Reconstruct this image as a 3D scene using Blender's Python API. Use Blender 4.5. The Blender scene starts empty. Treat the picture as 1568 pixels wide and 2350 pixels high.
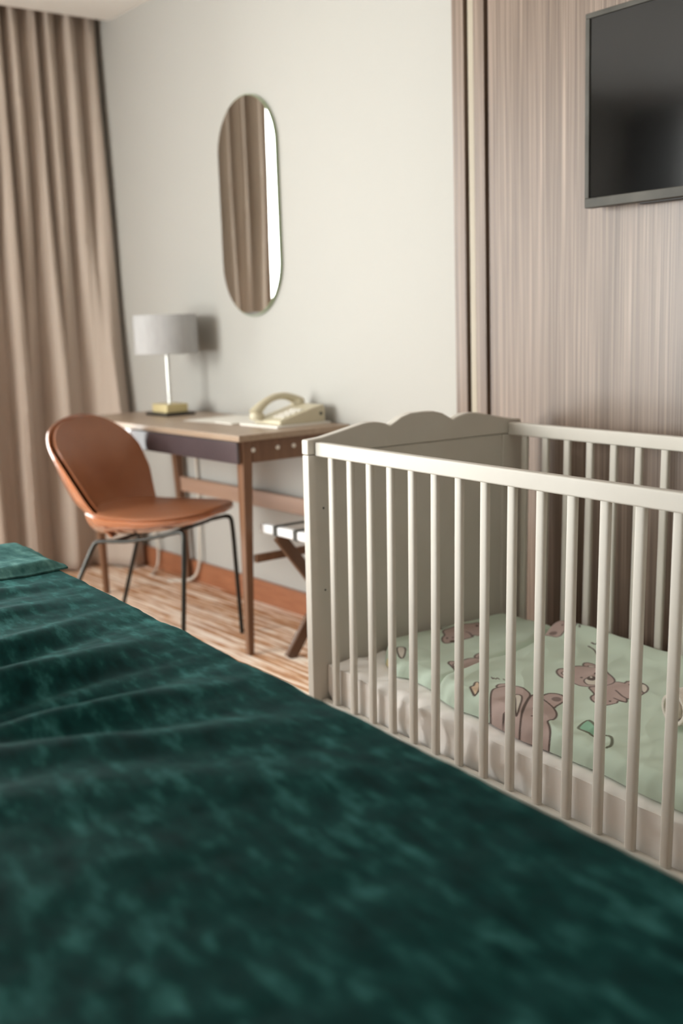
import bpy, bmesh, math, random
import numpy as np
from mathutils import Vector, Matrix, noise
S = bpy.context.scene; COL = S.collection
random.seed(4)
PI = math.pi
# ------------------------------------------------------------------ camera
def make_camera():
    yaw, pitch, roll = .9187, .1736, -.0328
    f = Vector((-math.sin(yaw)*math.cos(pitch), math.cos(yaw)*math.cos(pitch), -math.sin(pitch)))
    r = Vector((math.cos(yaw), math.sin(yaw), 0)); u = r.cross(f)
    r2 = math.cos(roll)*r + math.sin(roll)*u; u2 = -math.sin(roll)*r + math.cos(roll)*u
    cd = bpy.data.cameras.new('camera'); co = bpy.data.objects.new('camera', cd); COL.objects.link(co)
    m = Matrix((r2, u2, -f)).transposed().to_4x4(); m.translation = Vector((2.1645, -1.6118, 1.1279))
    co.matrix_world = m
    cd.sensor_fit = 'VERTICAL'; cd.sensor_height = 36; cd.sensor_width = 24; cd.lens = 38.39
    cd.shift_x = .0013; cd.clip_start = .05
    cd.dof.use_dof = True; cd.dof.focus_distance = 2.15; cd.dof.aperture_fstop = 2.3
    S.camera = co
make_camera()
# ------------------------------------------------------------------ light and exposure
S.view_settings.view_transform = 'Standard'; S.view_settings.look = 'None'
S.view_settings.gamma = 1; S.view_settings.use_curve_mapping = False
S.view_settings.exposure = 0.20
W = bpy.data.worlds.new('daylight'); S.world = W; W.use_nodes = True
bg = W.node_tree.nodes['Background']; bg.inputs[0].default_value = (.985, .985, .985, 1)
def sky_glow(base, glow, towards, lo_, hi_):      # hazy daylight, brighter around the side where the sun stands
    nt = W.node_tree; tc = nt.nodes.new('ShaderNodeTexCoord'); d = nt.nodes.new('ShaderNodeVectorMath'); d.operation = 'DOT_PRODUCT'
    d.inputs[1].default_value = Vector(towards).normalized(); nt.links.new(tc.outputs['Generated'], d.inputs[0])
    r = nt.nodes.new('ShaderNodeMapRange'); r.interpolation_type = 'SMOOTHSTEP'
    r.inputs[1].default_value = lo_; r.inputs[2].default_value = hi_; r.inputs[3].default_value = base; r.inputs[4].default_value = glow
    nt.links.new(d.outputs['Value'], r.inputs[0]); nt.links.new(r.outputs[0], bg.inputs[1])
sky_glow(8.5, 29, (-.30, -.95, .08), .72, 1.0)
WIN = dict(y0=-2.95, y1=-.16, z0=.12, z1=2.44, x=-2.85)
ld = bpy.data.lights.new('window_portal', 'AREA'); ld.shape = 'RECTANGLE'
ld.size = WIN['y1']-WIN['y0']; ld.size_y = WIN['z1']-WIN['z0']; ld.cycles.is_portal = True
lo = bpy.data.objects.new('window_portal', ld); COL.objects.link(lo)
lo.location = (WIN['x']-.10, (WIN['y0']+WIN['y1'])/2, (WIN['z0']+WIN['z1'])/2)
lo.rotation_euler = (PI/2, 0, -PI/2)
WIN2 = dict(x0=-2.30, x1=-.85, z0=.40, z1=2.40, y=-3.4)
ld2 = bpy.data.lights.new('window_portal', 'AREA'); ld2.shape = 'RECTANGLE'
ld2.size = WIN2['x1']-WIN2['x0']; ld2.size_y = WIN2['z1']-WIN2['z0']; ld2.cycles.is_portal = True
lo2 = bpy.data.objects.new('window_portal', ld2); COL.objects.link(lo2)
lo2.location = ((WIN2['x0']+WIN2['x1'])/2, WIN2['y']-.08, (WIN2['z0']+WIN2['z1'])/2); lo2.rotation_euler = (PI/2, 0, 0)
S.cycles.max_bounces = 10; S.cycles.diffuse_bounces = 7; S.cycles.sample_clamp_indirect = 8
S.cycles.use_denoising = True
# ------------------------------------------------------------------ materials
def srgb(r, g, b):
    f = lambda c: (c/255/12.92) if c/255 <= .04045 else ((c/255+.055)/1.055)**2.4
    return (f(r), f(g), f(b), 1)
def mat(name, col, rough=.5, metal=0, spec=.5, bump=None, vary=None, coat=0, sheen=0, sheentint=None):
    m = bpy.data.materials.new(name); m.use_nodes = True
    nt = m.node_tree; p = nt.nodes['Principled BSDF']
    p.inputs['Base Color'].default_value = col; p.inputs['Roughness'].default_value = rough
    p.inputs['Metallic'].default_value = metal; p.inputs['Specular IOR Level'].default_value = spec
    p.inputs['Coat Weight'].default_value = coat
    p.inputs['Sheen Weight'].default_value = sheen
    if sheentint: p.inputs['Sheen Tint'].default_value = sheentint
    tc = nt.nodes.new('ShaderNodeTexCoord')
    def noisenode(scale, stretch, detail=4):
        mp = nt.nodes.new('ShaderNodeMapping'); mp.inputs['Scale'].default_value = stretch
        nt.links.new(tc.outputs['Object'], mp.inputs[0])
        n = nt.nodes.new('ShaderNodeTexNoise'); n.inputs['Scale'].default_value = scale; n.inputs['Detail'].default_value = detail
        nt.links.new(mp.outputs[0], n.inputs['Vector']); return n
    if vary:   # (second colour, scale, stretch, lo, hi)
        c2, sc, st, lo_, hi_ = vary
        n = noisenode(sc, st); r = nt.nodes.new('ShaderNodeMapRange')
        r.inputs[1].default_value = lo_; r.inputs[2].default_value = hi_
        nt.links.new(n.outputs[0], r.inputs[0])
        mx = nt.nodes.new('ShaderNodeMix'); mx.data_type = 'RGBA'
        mx.inputs[6].default_value = col; mx.inputs[7].default_value = c2
        nt.links.new(r.outputs[0], mx.inputs[0]); nt.links.new(mx.outputs[2], p.inputs['Base Color'])
        m['mix'] = mx.name
    if bump:   # (scale, stretch, strength, distance)
        sc, st, s_, d_ = bump
        n = noisenode(sc, st, 5); b = nt.nodes.new('ShaderNodeBump')
        b.inputs['Strength'].default_value = s_; b.inputs['Distance'].default_value = d_
        nt.links.new(n.outputs[0], b.inputs['Height']); nt.links.new(b.outputs[0], p.inputs['Normal'])
    return m
M = {}
M['cream_wall'] = mat('cream_wall', (.385, .372, .342, 1), .75, bump=(220, (1, 1, 1), .05, .002))
M['white_wall'] = mat('white_wall_paint', (.84, .83, .80, 1), .8, bump=(220, (1, 1, 1), .05, .002))
M['ceiling'] = mat('ceiling_paint', (.86, .85, .82, 1), .8, bump=(200, (1, 1, 1), .04, .002))
M['dark_groove'] = mat('dark_groove', srgb(66, 50, 34), .8, vary=(srgb(84, 64, 44), 8, (1, 1, 1), .3, .7))
M['pale_edge'] = mat('pale_edge', srgb(160, 150, 132), .5, vary=(srgb(152, 141, 122), 12, (4, 4, .3), .3, .7))
M['baseboard'] = mat('baseboard_wood', srgb(138, 86, 58), .4, vary=(srgb(156, 102, 72), 9, (1, 1, 6), .3, .7))
M['crib'] = mat('crib_paint', srgb(196, 190, 180), .48, spec=.3, vary=(srgb(202, 197, 188), 5, (1, 1, 1), .3, .7), bump=(60, (1, 1, .2), .04, .001))
M['sheet'] = mat('white_sheet', srgb(251, 246, 242), .8, sheen=.15, bump=(160, (1, 1, 1), .08, .002))
M['curtain'] = mat('taupe_curtain', srgb(174, 159, 146), .85, vary=(srgb(182, 168, 156), 30, (1, 1, .1), .3, .7), sheen=.2, bump=(500, (1, 1, 1), .15, .001))
M['leather'] = mat('tan_leather', srgb(142, 88, 58), .36, vary=(srgb(150, 96, 65), 9, (1, 1, 1), .3, .7), bump=(260, (1, 1, 1), .06, .001))
M['leather_shell'] = mat('glossy_leather_shell', srgb(150, 92, 60), .16, coat=1, vary=(srgb(172, 104, 66), 9, (1, 1, 1), .3, .7))
M['black_metal'] = mat('black_metal', srgb(42, 42, 40), .28, metal=.7, vary=(srgb(52, 52, 48), 9, (1, 1, 1), .3, .7))
M['oak'] = mat('desk_wood', srgb(104, 72, 50), .45, vary=(srgb(120, 86, 62), 14, (3, 3, .25), .3, .7))
M['oak_top'] = mat('desk_top_wood', srgb(146, 124, 104), .36, vary=(srgb(160, 139, 119), 14, (.25, 4, 4), .3, .7))
M['oak_pale'] = mat('desk_back_wood', srgb(160, 130, 112), .5, vary=(srgb(150, 120, 100), 10, (.25, 4, 4), .3, .7))
M['plum'] = mat('dark_drawer', srgb(66, 56, 58), .32, vary=(srgb(76, 64, 66), 9, (1, 1, 1), .3, .7))
M['white_gloss'] = mat('white_gloss', srgb(242, 243, 245), .25, vary=(srgb(220, 222, 224), 9, (1, 1, 1), .3, .7))
M['paper'] = mat('paper', srgb(226, 222, 214), .7, vary=(srgb(220, 216, 208), 9, (1, 1, 1), .3, .7))
M['ivory'] = mat('ivory_plastic', srgb(186, 176, 150), .4, vary=(srgb(194, 185, 160), 12, (1, 1, 1), .3, .7))
M['chrome'] = mat('brushed_steel', srgb(214, 214, 210), .3, metal=.8, vary=(srgb(204, 204, 200), 9, (1, 1, .1), .3, .7))
M['brass'] = mat('brass_block', srgb(196, 180, 130), .35, metal=.3, vary=(srgb(206, 190, 144), 9, (1, 1, 1), .3, .7))
M['black'] = mat('black_base', srgb(24, 22, 20), .4, vary=(srgb(30, 28, 26), 9, (1, 1, 1), .3, .7))
M['shade'] = mat('grey_lampshade', srgb(160, 158, 157), .8, vary=(srgb(168, 166, 165), 60, (1, 1, .3), .3, .7))
M['rack_wood'] = mat('rack_wood', srgb(84, 58, 40), .32, vary=(srgb(96, 68, 48), 12, (3, 3, .3), .3, .7))
M['webbing'] = mat('black_webbing', srgb(58, 58, 54), .7, vary=(srgb(68, 68, 64), 30, (1, 1, 1), .3, .7))
M['tv_frame'] = mat('tv_frame', srgb(54, 52, 46), .55, spec=.25, vary=(srgb(82, 79, 72), 9, (1, 1, 1), .3, .7))
M['tv_screen'] = mat('tv_screen', srgb(2, 2, 2), .09, spec=.5, vary=(srgb(8, 9, 9), 9, (1, 1, 1), .3, .7))
M['mirror'] = mat('mirror_glass', (.88, .89, .86, 1), .01, metal=1, vary=((.885, .895, .868, 1), 3, (1, 1, 1), .3, .7))
M['mirror_edge'] = mat('mirror_edge', srgb(120, 130, 100), .3, vary=(srgb(130, 140, 110), 9, (1, 1, 1), .3, .7))
M['cord'] = mat('white_cord', srgb(196, 188, 176), .5, vary=(srgb(206, 198, 186), 9, (1, 1, 1), .3, .7))
M['towel'] = mat('cream_plush', srgb(232, 222, 208), .95, sheen=.5, bump=(420, (1, 1, 1), .6, .004), vary=(srgb(224, 212, 198), 60, (1, 1, 1), .3, .7))
M['dark_panel'] = mat('dark_panel_brown', srgb(52, 40, 32), .7, vary=(srgb(60, 47, 38), 10, (4, 4, .3), .3, .7))
M['frame_white'] = mat('window_frame_paint', srgb(225, 225, 220), .4, vary=(srgb(220, 220, 214), 9, (1, 1, 1), .3, .7))
M['mattress_side'] = mat('mattress_ticking', srgb(214, 208, 198), .8, vary=(srgb(206, 200, 190), 9, (1, 1, 1), .3, .7))
M['bed_base'] = mat('bed_base_fabric', srgb(84, 76, 68), .8, vary=(srgb(94, 86, 78), 40, (1, 1, 1), .3, .7))

def wood_laminate():
    m = mat('grey_brown_laminate', srgb(150, 126, 112), .34); nt = m.node_tree; p = nt.nodes['Principled BSDF']
    tc = next(n for n in nt.nodes if n.type == 'TEX_COORD')
    def nz(scale, st, det, dist=0):
        mp = nt.nodes.new('ShaderNodeMapping'); mp.inputs['Scale'].default_value = st
        nt.links.new(tc.outputs['Object'], mp.inputs[0])
        n = nt.nodes.new('ShaderNodeTexNoise'); n.inputs['Scale'].default_value = scale
        n.inputs['Detail'].default_value = det; n.inputs['Distortion'].default_value = dist
        nt.links.new(mp.outputs[0], n.inputs['Vector']); return n.outputs[0]
    a = nz(1, (170, 1, 1.0), 5, .3); b = nz(1, (16, 1, .5), 3, .4); c = nz(1, (430, 1, 2.2), 2)
    def mth(op, x, y):
        q = nt.nodes.new('ShaderNodeMath'); q.operation = op
        for i, v in enumerate((x, y)):
            if isinstance(v, (int, float)): q.inputs[i].default_value = v
            else: nt.links.new(v, q.inputs[i])
        return q.outputs[0]
    s = mth('ADD', mth('ADD', mth('MULTIPLY', a, .42), mth('MULTIPLY', b, .18)), mth('MULTIPLY', c, .40))
    cr = nt.nodes.new('ShaderNodeValToRGB'); e = cr.color_ramp.elements
    e[0].position = .38; e[0].color = srgb(84, 68, 56); e[1].position = .66; e[1].color = srgb(158, 140, 125)
    k = e.new(.46); k.color = srgb(106, 89, 76); k = e.new(.54); k.color = srgb(122, 104, 91)
    nt.links.new(s, cr.inputs[0]); nt.links.new(cr.outputs[0], p.inputs['Base Color'])
    bp = nt.nodes.new('ShaderNodeBump'); bp.inputs['Strength'].default_value = .12; bp.inputs['Distance'].default_value = .002
    nt.links.new(s, bp.inputs['Height']); nt.links.new(bp.outputs[0], p.inputs['Normal'])
    return m
M['laminate'] = wood_laminate()

def carpet():
    m = mat('striped_carpet', (.5, .4, .3, 1), .95, spec=.1); nt = m.node_tree; p = nt.nodes['Principled BSDF']
    tc = next(n for n in nt.nodes if n.type == 'TEX_COORD')
    def nz(st, det, dist=0):
        mp = nt.nodes.new('ShaderNodeMapping'); mp.inputs['Scale'].default_value = st; mp.inputs['Rotation'].default_value = (0, 0, .03)
        nt.links.new(tc.outputs['Object'], mp.inputs[0])
        n = nt.nodes.new('ShaderNodeTexNoise'); n.inputs['Scale'].default_value = 1
        n.inputs['Detail'].default_value = det; n.inputs['Distortion'].default_value = dist
        nt.links.new(mp.outputs[0], n.inputs['Vector']); return n.outputs[0]
    a = nz((2.4, 56, 1), 2.2, .35); b = nz((12, 120, 1), 2); c = nz((.7, 2.2, 1), 2)
    def mth(op, x, y):
        q = nt.nodes.new('ShaderNodeMath'); q.operation = op
        for i, v in enumerate((x, y)):
            if isinstance(v, (int, float)): q.inputs[i].default_value = v
            else: nt.links.new(v, q.inputs[i])
        return q.outputs[0]
    s = mth('ADD', mth('ADD', mth('MULTIPLY', a, .62), mth('MULTIPLY', b, .23)), mth('MULTIPLY', c, .15))
    cr = nt.nodes.new('ShaderNodeValToRGB'); e = cr.color_ramp.elements
    e[0].position = .42; e[0].color = srgb(172, 120, 84); e[1].position = .55; e[1].color = srgb(246, 230, 214)
    k = e.new(.49); k.color = srgb(214, 172, 138)
    nt.links.new(s, cr.inputs[0]); nt.links.new(cr.outputs[0], p.inputs['Base Color'])
    n2 = nt.nodes.new('ShaderNodeTexNoise'); n2.inputs['Scale'].default_value = 400
    nt.links.new(tc.outputs['Object'], n2.inputs['Vector'])
    bp = nt.nodes.new('ShaderNodeBump'); bp.inputs['Strength'].default_value = .4; bp.inputs['Distance'].default_value = .004
    nt.links.new(n2.outputs[0], bp.inputs['Height']); nt.links.new(bp.outputs[0], p.inputs['Normal'])
    return m
M['carpet'] = carpet()

def velvet(name, dark, mid, light, rough=.8):
    m = mat(name, mid, rough, spec=.05, sheen=.12, sheentint=(.22, .6, .58, 1)); nt = m.node_tree; p = nt.nodes['Principled BSDF']
    p.inputs['Sheen Roughness'].default_value = .35
    tc = next(n for n in nt.nodes if n.type == 'TEX_COORD')
    def nz(scale, st, det):
        mp = nt.nodes.new('ShaderNodeMapping'); mp.inputs['Scale'].default_value = st; mp.inputs['Rotation'].default_value = (0, 0, .12)
        nt.links.new(tc.outputs['Object'], mp.inputs[0])
        n = nt.nodes.new('ShaderNodeTexNoise'); n.inputs['Scale'].default_value = scale
        n.inputs['Detail'].default_value = det; n.inputs['Roughness'].default_value = .55
        nt.links.new(mp.outputs[0], n.inputs['Vector']); return n.outputs[0]
    a = nz(1, (15, 38, 30), 5); b = nz(1, (4, 6, 5), 3)
    q = nt.nodes.new('ShaderNodeMath'); q.operation = 'MULTIPLY_ADD'; q.inputs[1].default_value = .3
    q0 = nt.nodes.new('ShaderNodeMath'); q0.operation = 'MULTIPLY'; q0.inputs[1].default_value = .7
    nt.links.new(a, q0.inputs[0]); nt.links.new(b, q.inputs[0]); nt.links.new(q0.outputs[0], q.inputs[2])
    cr = nt.nodes.new('ShaderNodeValToRGB'); e = cr.color_ramp.elements
    e[0].position = .38; e[0].color = dark; e[1].position = .68; e[1].color = light
    k = e.new(.52); k.color = mid
    nt.links.new(q.outputs[0], cr.inputs[0]); nt.links.new(cr.outputs[0], p.inputs['Base Color'])
    bp = nt.nodes.new('ShaderNodeBump'); bp.inputs['Strength'].default_value = .35; bp.inputs['Distance'].default_value = .004
    nt.links.new(q.outputs[0], bp.inputs['Height']); nt.links.new(bp.outputs[0], p.inputs['Normal'])
    return m
M['velvet'] = velvet('teal_velvet', srgb(8, 38, 38), srgb(16, 57, 55), srgb(54, 106, 103))
M['velvet_light'] = velvet('pale_teal_velvet', srgb(40, 76, 74), srgb(66, 102, 98), srgb(104, 142, 136), .85)  # paler teal for the folded corner of the spread

def print_mat():
    m = mat('mint_bear_print_cotton', srgb(186, 214, 190), .75, bump=(300, (1, 1, 1), .06, .001), sheen=.1); nt = m.node_tree
    a = nt.nodes.new('ShaderNodeVertexColor'); a.layer_name = 'print'
    nt.links.new(a.outputs[0], nt.nodes['Principled BSDF'].inputs['Base Color'])
    return m
M['mint'] = print_mat()

def glass():
    m = bpy.data.materials.new('window_glass'); m.use_nodes = True; nt = m.node_tree; nt.nodes.clear()
    o = nt.nodes.new('ShaderNodeOutputMaterial'); mx = nt.nodes.new('ShaderNodeMixShader')
    t = nt.nodes.new('ShaderNodeBsdfTransparent'); t.inputs[0].default_value = (.97, .98, .97, 1)
    g = nt.nodes.new('ShaderNodeBsdfGlossy'); g.inputs['Roughness'].default_value = .02
    fr = nt.nodes.new('ShaderNodeFresnel'); fr.inputs[0].default_value = 1.45
    nt.links.new(fr.outputs[0], mx.inputs[0]); nt.links.new(t.outputs[0], mx.inputs[1]); nt.links.new(g.outputs[0], mx.inputs[2])
    nt.links.new(mx.outputs[0], o.inputs[0]); return m
M['glass'] = glass()
# ------------------------------------------------------------------ mesh helpers
class MB:
    def __init__(s): s.v = []; s.f = []
    def add(s, vs, fs):
        o = len(s.v); s.v += [tuple(p) for p in vs]; s.f += [tuple(i+o for i in q) for q in fs]; return s
    def box(s, x0, x1, y0, y1, z0, z1):
        return s.add([(x0,y0,z0),(x1,y0,z0),(x1,y1,z0),(x0,y1,z0),(x0,y0,z1),(x1,y0,z1),(x1,y1,z1),(x0,y1,z1)],
                     [(0,3,2,1),(4,5,6,7),(0,1,5,4),(1,2,6,5),(2,3,7,6),(3,0,4,7)])
    def taper(s, c0, a0, b0, c1, a1, b1):      # square bar from c0 (half sizes a0,b0) to c1
        vs = [(c[0]+i*a, c[1]+j*b, c[2]) for c, a, b in ((c0,a0,b0),(c1,a1,b1)) for i, j in ((-1,-1),(1,-1),(1,1),(-1,1))]
        return s.add(vs, [(0,3,2,1),(4,5,6,7),(0,1,5,4),(1,2,6,5),(2,3,7,6),(3,0,4,7)])
    def bar(s, p, q, w, h, up=(0,0,1)):        # rectangular bar between two points
        p, q = Vector(p), Vector(q); d = (q-p).normalized(); a = d.cross(Vector(up)).normalized(); b = a.cross(d)
        vs = [c + i*a*w/2 + j*b*h/2 for c in (p, q) for i, j in ((-1,-1),(1,-1),(1,1),(-1,1))]
        return s.add(vs, [(0,3,2,1),(4,5,6,7),(0,1,5,4),(1,2,6,5),(2,3,7,6),(3,0,4,7)])
    def tube(s, pts, r, n=12, smooth=0):
        pts = [Vector(p) for p in pts]
        for _ in range(smooth):
            q = [pts[0]]
            for a, b in zip(pts, pts[1:]): q += [a*.75+b*.25, a*.25+b*.75]
            pts = q + [pts[-1]]
        rs = r if isinstance(r, (list, tuple)) else [r]*len(pts)
        if len(rs) != len(pts): rs = [rs[0]]*len(pts)
        vs, fs = [], []; a = None
        for i, p in enumerate(pts):
            d = (pts[min(i+1, len(pts)-1)] - pts[max(i-1, 0)]).normalized()
            if a is None: a = d.orthogonal().normalized()
            a = (a - d*a.dot(d)).normalized(); b = d.cross(a)
            vs += [p + rs[i]*(math.cos(2*PI*k/n)*a + math.sin(2*PI*k/n)*b) for k in range(n)]
        m = len(pts)
        for i in range(m-1):
            for k in range(n): fs.append((i*n+k, i*n+(k+1)%n, (i+1)*n+(k+1)%n, (i+1)*n+k))
        fs.append(tuple(range(n))[::-1]); fs.append(tuple((m-1)*n+k for k in range(n)))
        return s.add(vs, fs)
    def lathe(s, prof, c=(0,0,0), n=48, closed=False):
        vs = [(c[0]+r*math.cos(2*PI*k/n), c[1]+r*math.sin(2*PI*k/n), c[2]+z) for r, z in prof for k in range(n)]
        m = len(prof); fs = []
        for i in range(m if closed else m-1):
            j = (i+1) % m
            for k in range(n): fs.append((i*n+k, i*n+(k+1)%n, j*n+(k+1)%n, j*n+k))
        if not closed: fs.append(tuple(range(n))[::-1]); fs.append(tuple((m-1)*n+k for k in range(n)))
        return s.add(vs, fs)
    def prism(s, poly, axis, a, b):            # polygon (2D) extruded along an axis from a to b
        def P3(p, t): return {'x': (t, p[0], p[1]), 'y': (p[0], t, p[1]), 'z': (p[0], p[1], t)}[axis]
        n = len(poly); vs = [P3(p, a) for p in poly] + [P3(p, b) for p in poly]
        fs = [tuple(range(n))[::-1], tuple(range(n, 2*n))] + [(i, (i+1)%n, n+(i+1)%n, n+i) for i in range(n)]
        return s.add(vs, fs)
    def grid(s, nu, nv, fn):
        vs = [fn(i/(nu-1), j/(nv-1)) for i in range(nu) for j in range(nv)]
        fs = [(i*nv+j, (i+1)*nv+j, (i+1)*nv+j+1, i*nv+j+1) for i in range(nu-1) for j in range(nv-1)]
        return s.add(vs, fs)
    def build(s, name, m, parent=None, smooth=False, bevel=0, seg=2, weld=False, subsurf=0, solid=0):
        me = bpy.data.meshes.new(name); me.from_pydata(s.v, [], s.f); me.update()
        bm = bmesh.new(); bm.from_mesh(me)
        if weld: bmesh.ops.remove_doubles(bm, verts=bm.verts, dist=1e-5)
        bmesh.ops.recalc_face_normals(bm, faces=bm.faces); bm.to_mesh(me); bm.free()
        o = bpy.data.objects.new(name, me); COL.objects.link(o)
        me.materials.append(m if not isinstance(m, str) else M[m])
        if parent: o.parent = parent
        if smooth:
            me.polygons.foreach_set('use_smooth', [True]*len(me.polygons))
            me.set_sharp_from_angle(angle=math.radians(40))
        if solid:
            q = o.modifiers.new('thickness', 'SOLIDIFY'); q.thickness = solid; q.offset = 0
        if bevel:
            q = o.modifiers.new('bevel', 'BEVEL'); q.width = bevel; q.segments = seg; q.limit_method = 'ANGLE'; q.angle_limit = math.radians(35)
            me.polygons.foreach_set('use_smooth', [True]*len(me.polygons))
            w = o.modifiers.new('normals', 'WEIGHTED_NORMAL'); w.keep_sharp = False
        if subsurf:
            q = o.modifiers.new('subsurf', 'SUBSURF'); q.levels = q.render_levels = subsurf
        return o
def tag(o, label, cat, group=None, kind=None):
    if label: o['label'] = label
    if cat: o['category'] = cat
    if group: o['group'] = group
    if kind: o['kind'] = kind
    return o
def thing(name, label, cat, loc=(0,0,0), rz=0, group=None):
    o = bpy.data.objects.new(name, None); COL.objects.link(o); o.empty_display_size = .1
    o.location = loc; o.rotation_euler = (0, 0, rz); return tag(o, label, cat, group)
def struct(name, mb, m, label, cat, **k):
    o = mb.build(name, m, **k); return tag(o, label, cat, kind='structure')
def copy_tree(root):
    c = root.copy(); COL.objects.link(c)
    for ch in root.children:
        d = ch.copy(); COL.objects.link(d); d.parent = c
        for g in ch.children:
            e = g.copy(); COL.objects.link(e); e.parent = d
    return c
def lerp_tab(t, x):
    if x <= t[0][0]: return t[0][1]
    for (a, b), (c, d) in zip(t, t[1:]):
        if x <= c: return b + (d-b)*(x-a)/(c-a)
    return t[-1][1]
def smooth01(t): t = max(0, min(1, t)); return t*t*(3-2*t)
def nz(x, y, z=0): return noise.noise(Vector((x, y, z)))
# ------------------------------------------------------------------ the room
struct('floor', MB().box(-3.0, 3.3, -3.4, .80, -.06, 0), 'carpet', 'carpet of cream and orange brown wavy stripes', 'floor')
struct('ceiling', MB().box(-2.555, 3.3, -3.4, .80, 2.48, 2.72), 'ceiling', 'plain white ceiling ending before the curtains', 'ceiling')
struct('trim_1', MB().box(-2.99, -2.555, -3.4, .80, 2.66, 2.72), 'ceiling', 'recessed ceiling slot above the curtain', 'trim')
struct('wall_back', MB().box(-3.0, -.327, .775, .90, -.06, 2.72), 'cream_wall', 'cream painted wall behind the desk with the oval mirror', 'wall')
struct('wall_front', MB().box(-3.0, WIN2['x0'], -3.5, -3.4, -.06, 2.72).box(WIN2['x1'], 3.3, -3.5, -3.4, -.06, 2.72)
       .box(WIN2['x0'], WIN2['x1'], -3.5, -3.4, -.06, WIN2['z0']).box(WIN2['x0'], WIN2['x1'], -3.5, -3.4, WIN2['z1'], 2.72), 'white_wall', 'white wall behind the head of the bed', 'wall')
struct('unseen_dark_panel', MB().box(-2.84, -2.34, -3.398, -3.36, 0, 2.44), 'dark_panel', 'dark brown panel added in the unseen corner for the television reflection', 'trim', bevel=.004)  # added out of view so the television's reflection stays dark
struct('wall_right', MB().box(3.3, 3.4, -3.5, .90, -.06, 2.72), 'white_wall', 'white wall to the right of the bed', 'wall')
x0, x1 = -3.0, WIN['x']
struct('wall_left', MB().box(x0, x1, WIN['y1'], .80, 0, 2.72).box(x0, x1, -3.4, WIN['y0'], 0, 2.72)
       .box(x0, x1, WIN['y0'], WIN['y1'], 0, WIN['z0']).box(x0, x1, WIN['y0'], WIN['y1'], WIN['z1'], 2.72),
       'white_wall', 'white window wall behind the curtain', 'wall')
wn = thing('window_1', 'wide window beside the taupe curtain', 'window', (x0+.06, 0, 0)); wn['kind'] = 'structure'
fr = MB(); y0, y1, z0, z1 = WIN['y0'], WIN['y1'], WIN['z0'], WIN['z1']
fr.box(-.03,.03,y0+.05,y1-.05,z0,z0+.05).box(-.03,.03,y0+.05,y1-.05,z1-.05,z1).box(-.03,.03,y0,y0+.05,z0,z1).box(-.03,.03,y1-.05,y1,z0,z1)
ym = (y0+y1)/2; fr.box(-.03,.03,ym-.03,ym+.03,z0+.05,z1-.05)
fr.build('frame', 'frame_white', wn, bevel=.003)
for a, b in ((y0+.05, ym-.03), (ym+.03, y1-.05)):
    MB().box(-.004,.004,a,b,z0+.05,z1-.05).build('pane', 'glass', wn)
wn = thing('window_2', 'smaller window beside the head of the bed', 'window', (0, -3.45, 0)); wn['kind'] = 'structure'
x0, x1, z0, z1 = WIN2['x0'], WIN2['x1'], WIN2['z0'], WIN2['z1']; xm = (x0+x1)/2
MB().box(x0+.05,x1-.05,-.03,.03,z0,z0+.05).box(x0+.05,x1-.05,-.03,.03,z1-.05,z1).box(x0,x0+.05,-.03,.03,z0,z1).box(x1-.05,x1,-.03,.03,z0,z1).box(xm-.025,xm+.025,-.03,.03,z0+.05,z1-.05).build('frame', 'frame_white', wn, bevel=.003)
for a, b in ((x0+.05, xm-.025), (xm+.025, x1-.05)):
    MB().box(a,b,-.004,.004,z0+.05,z1-.05).build('pane', 'glass', wn)
struct('baseboard_back', MB().box(-2.84, -.335, .757, .775, 0, .094), 'baseboard', 'reddish brown wooden baseboard under the cream wall', 'baseboard', bevel=.003)
# timber lining right of the cream wall: backing, two upright strips, the big sheet
struct('wall_panel', MB().box(-.327, 3.3, .785, .90, -.06, 2.72), 'dark_groove', 'dark backing seen in the two upright grooves', 'wall')
struct('trim_2', MB().box(-.327, -.277, .762, .787, 0, 2.48), 'laminate', 'narrow upright laminate strip at the edge of the cream wall', 'trim', bevel=.002)
struct('trim_3', MB().box(-.238, -.194, .762, .787, 0, 2.48), 'laminate', 'second narrow upright laminate strip between two dark grooves', 'trim', bevel=.002)
struct('trim_4', MB().box(-.262, -.2385, .764, .787, 0, 2.48), 'pale_edge', 'pale upright edge strip in the laminate lining', 'trim', bevel=.002)
struct('trim_5', MB().box(-.173, 3.3, .757, .787, 0, 2.48), 'laminate', 'large grey brown wood grain laminate sheet behind the television', 'trim', bevel=.002)
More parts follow.
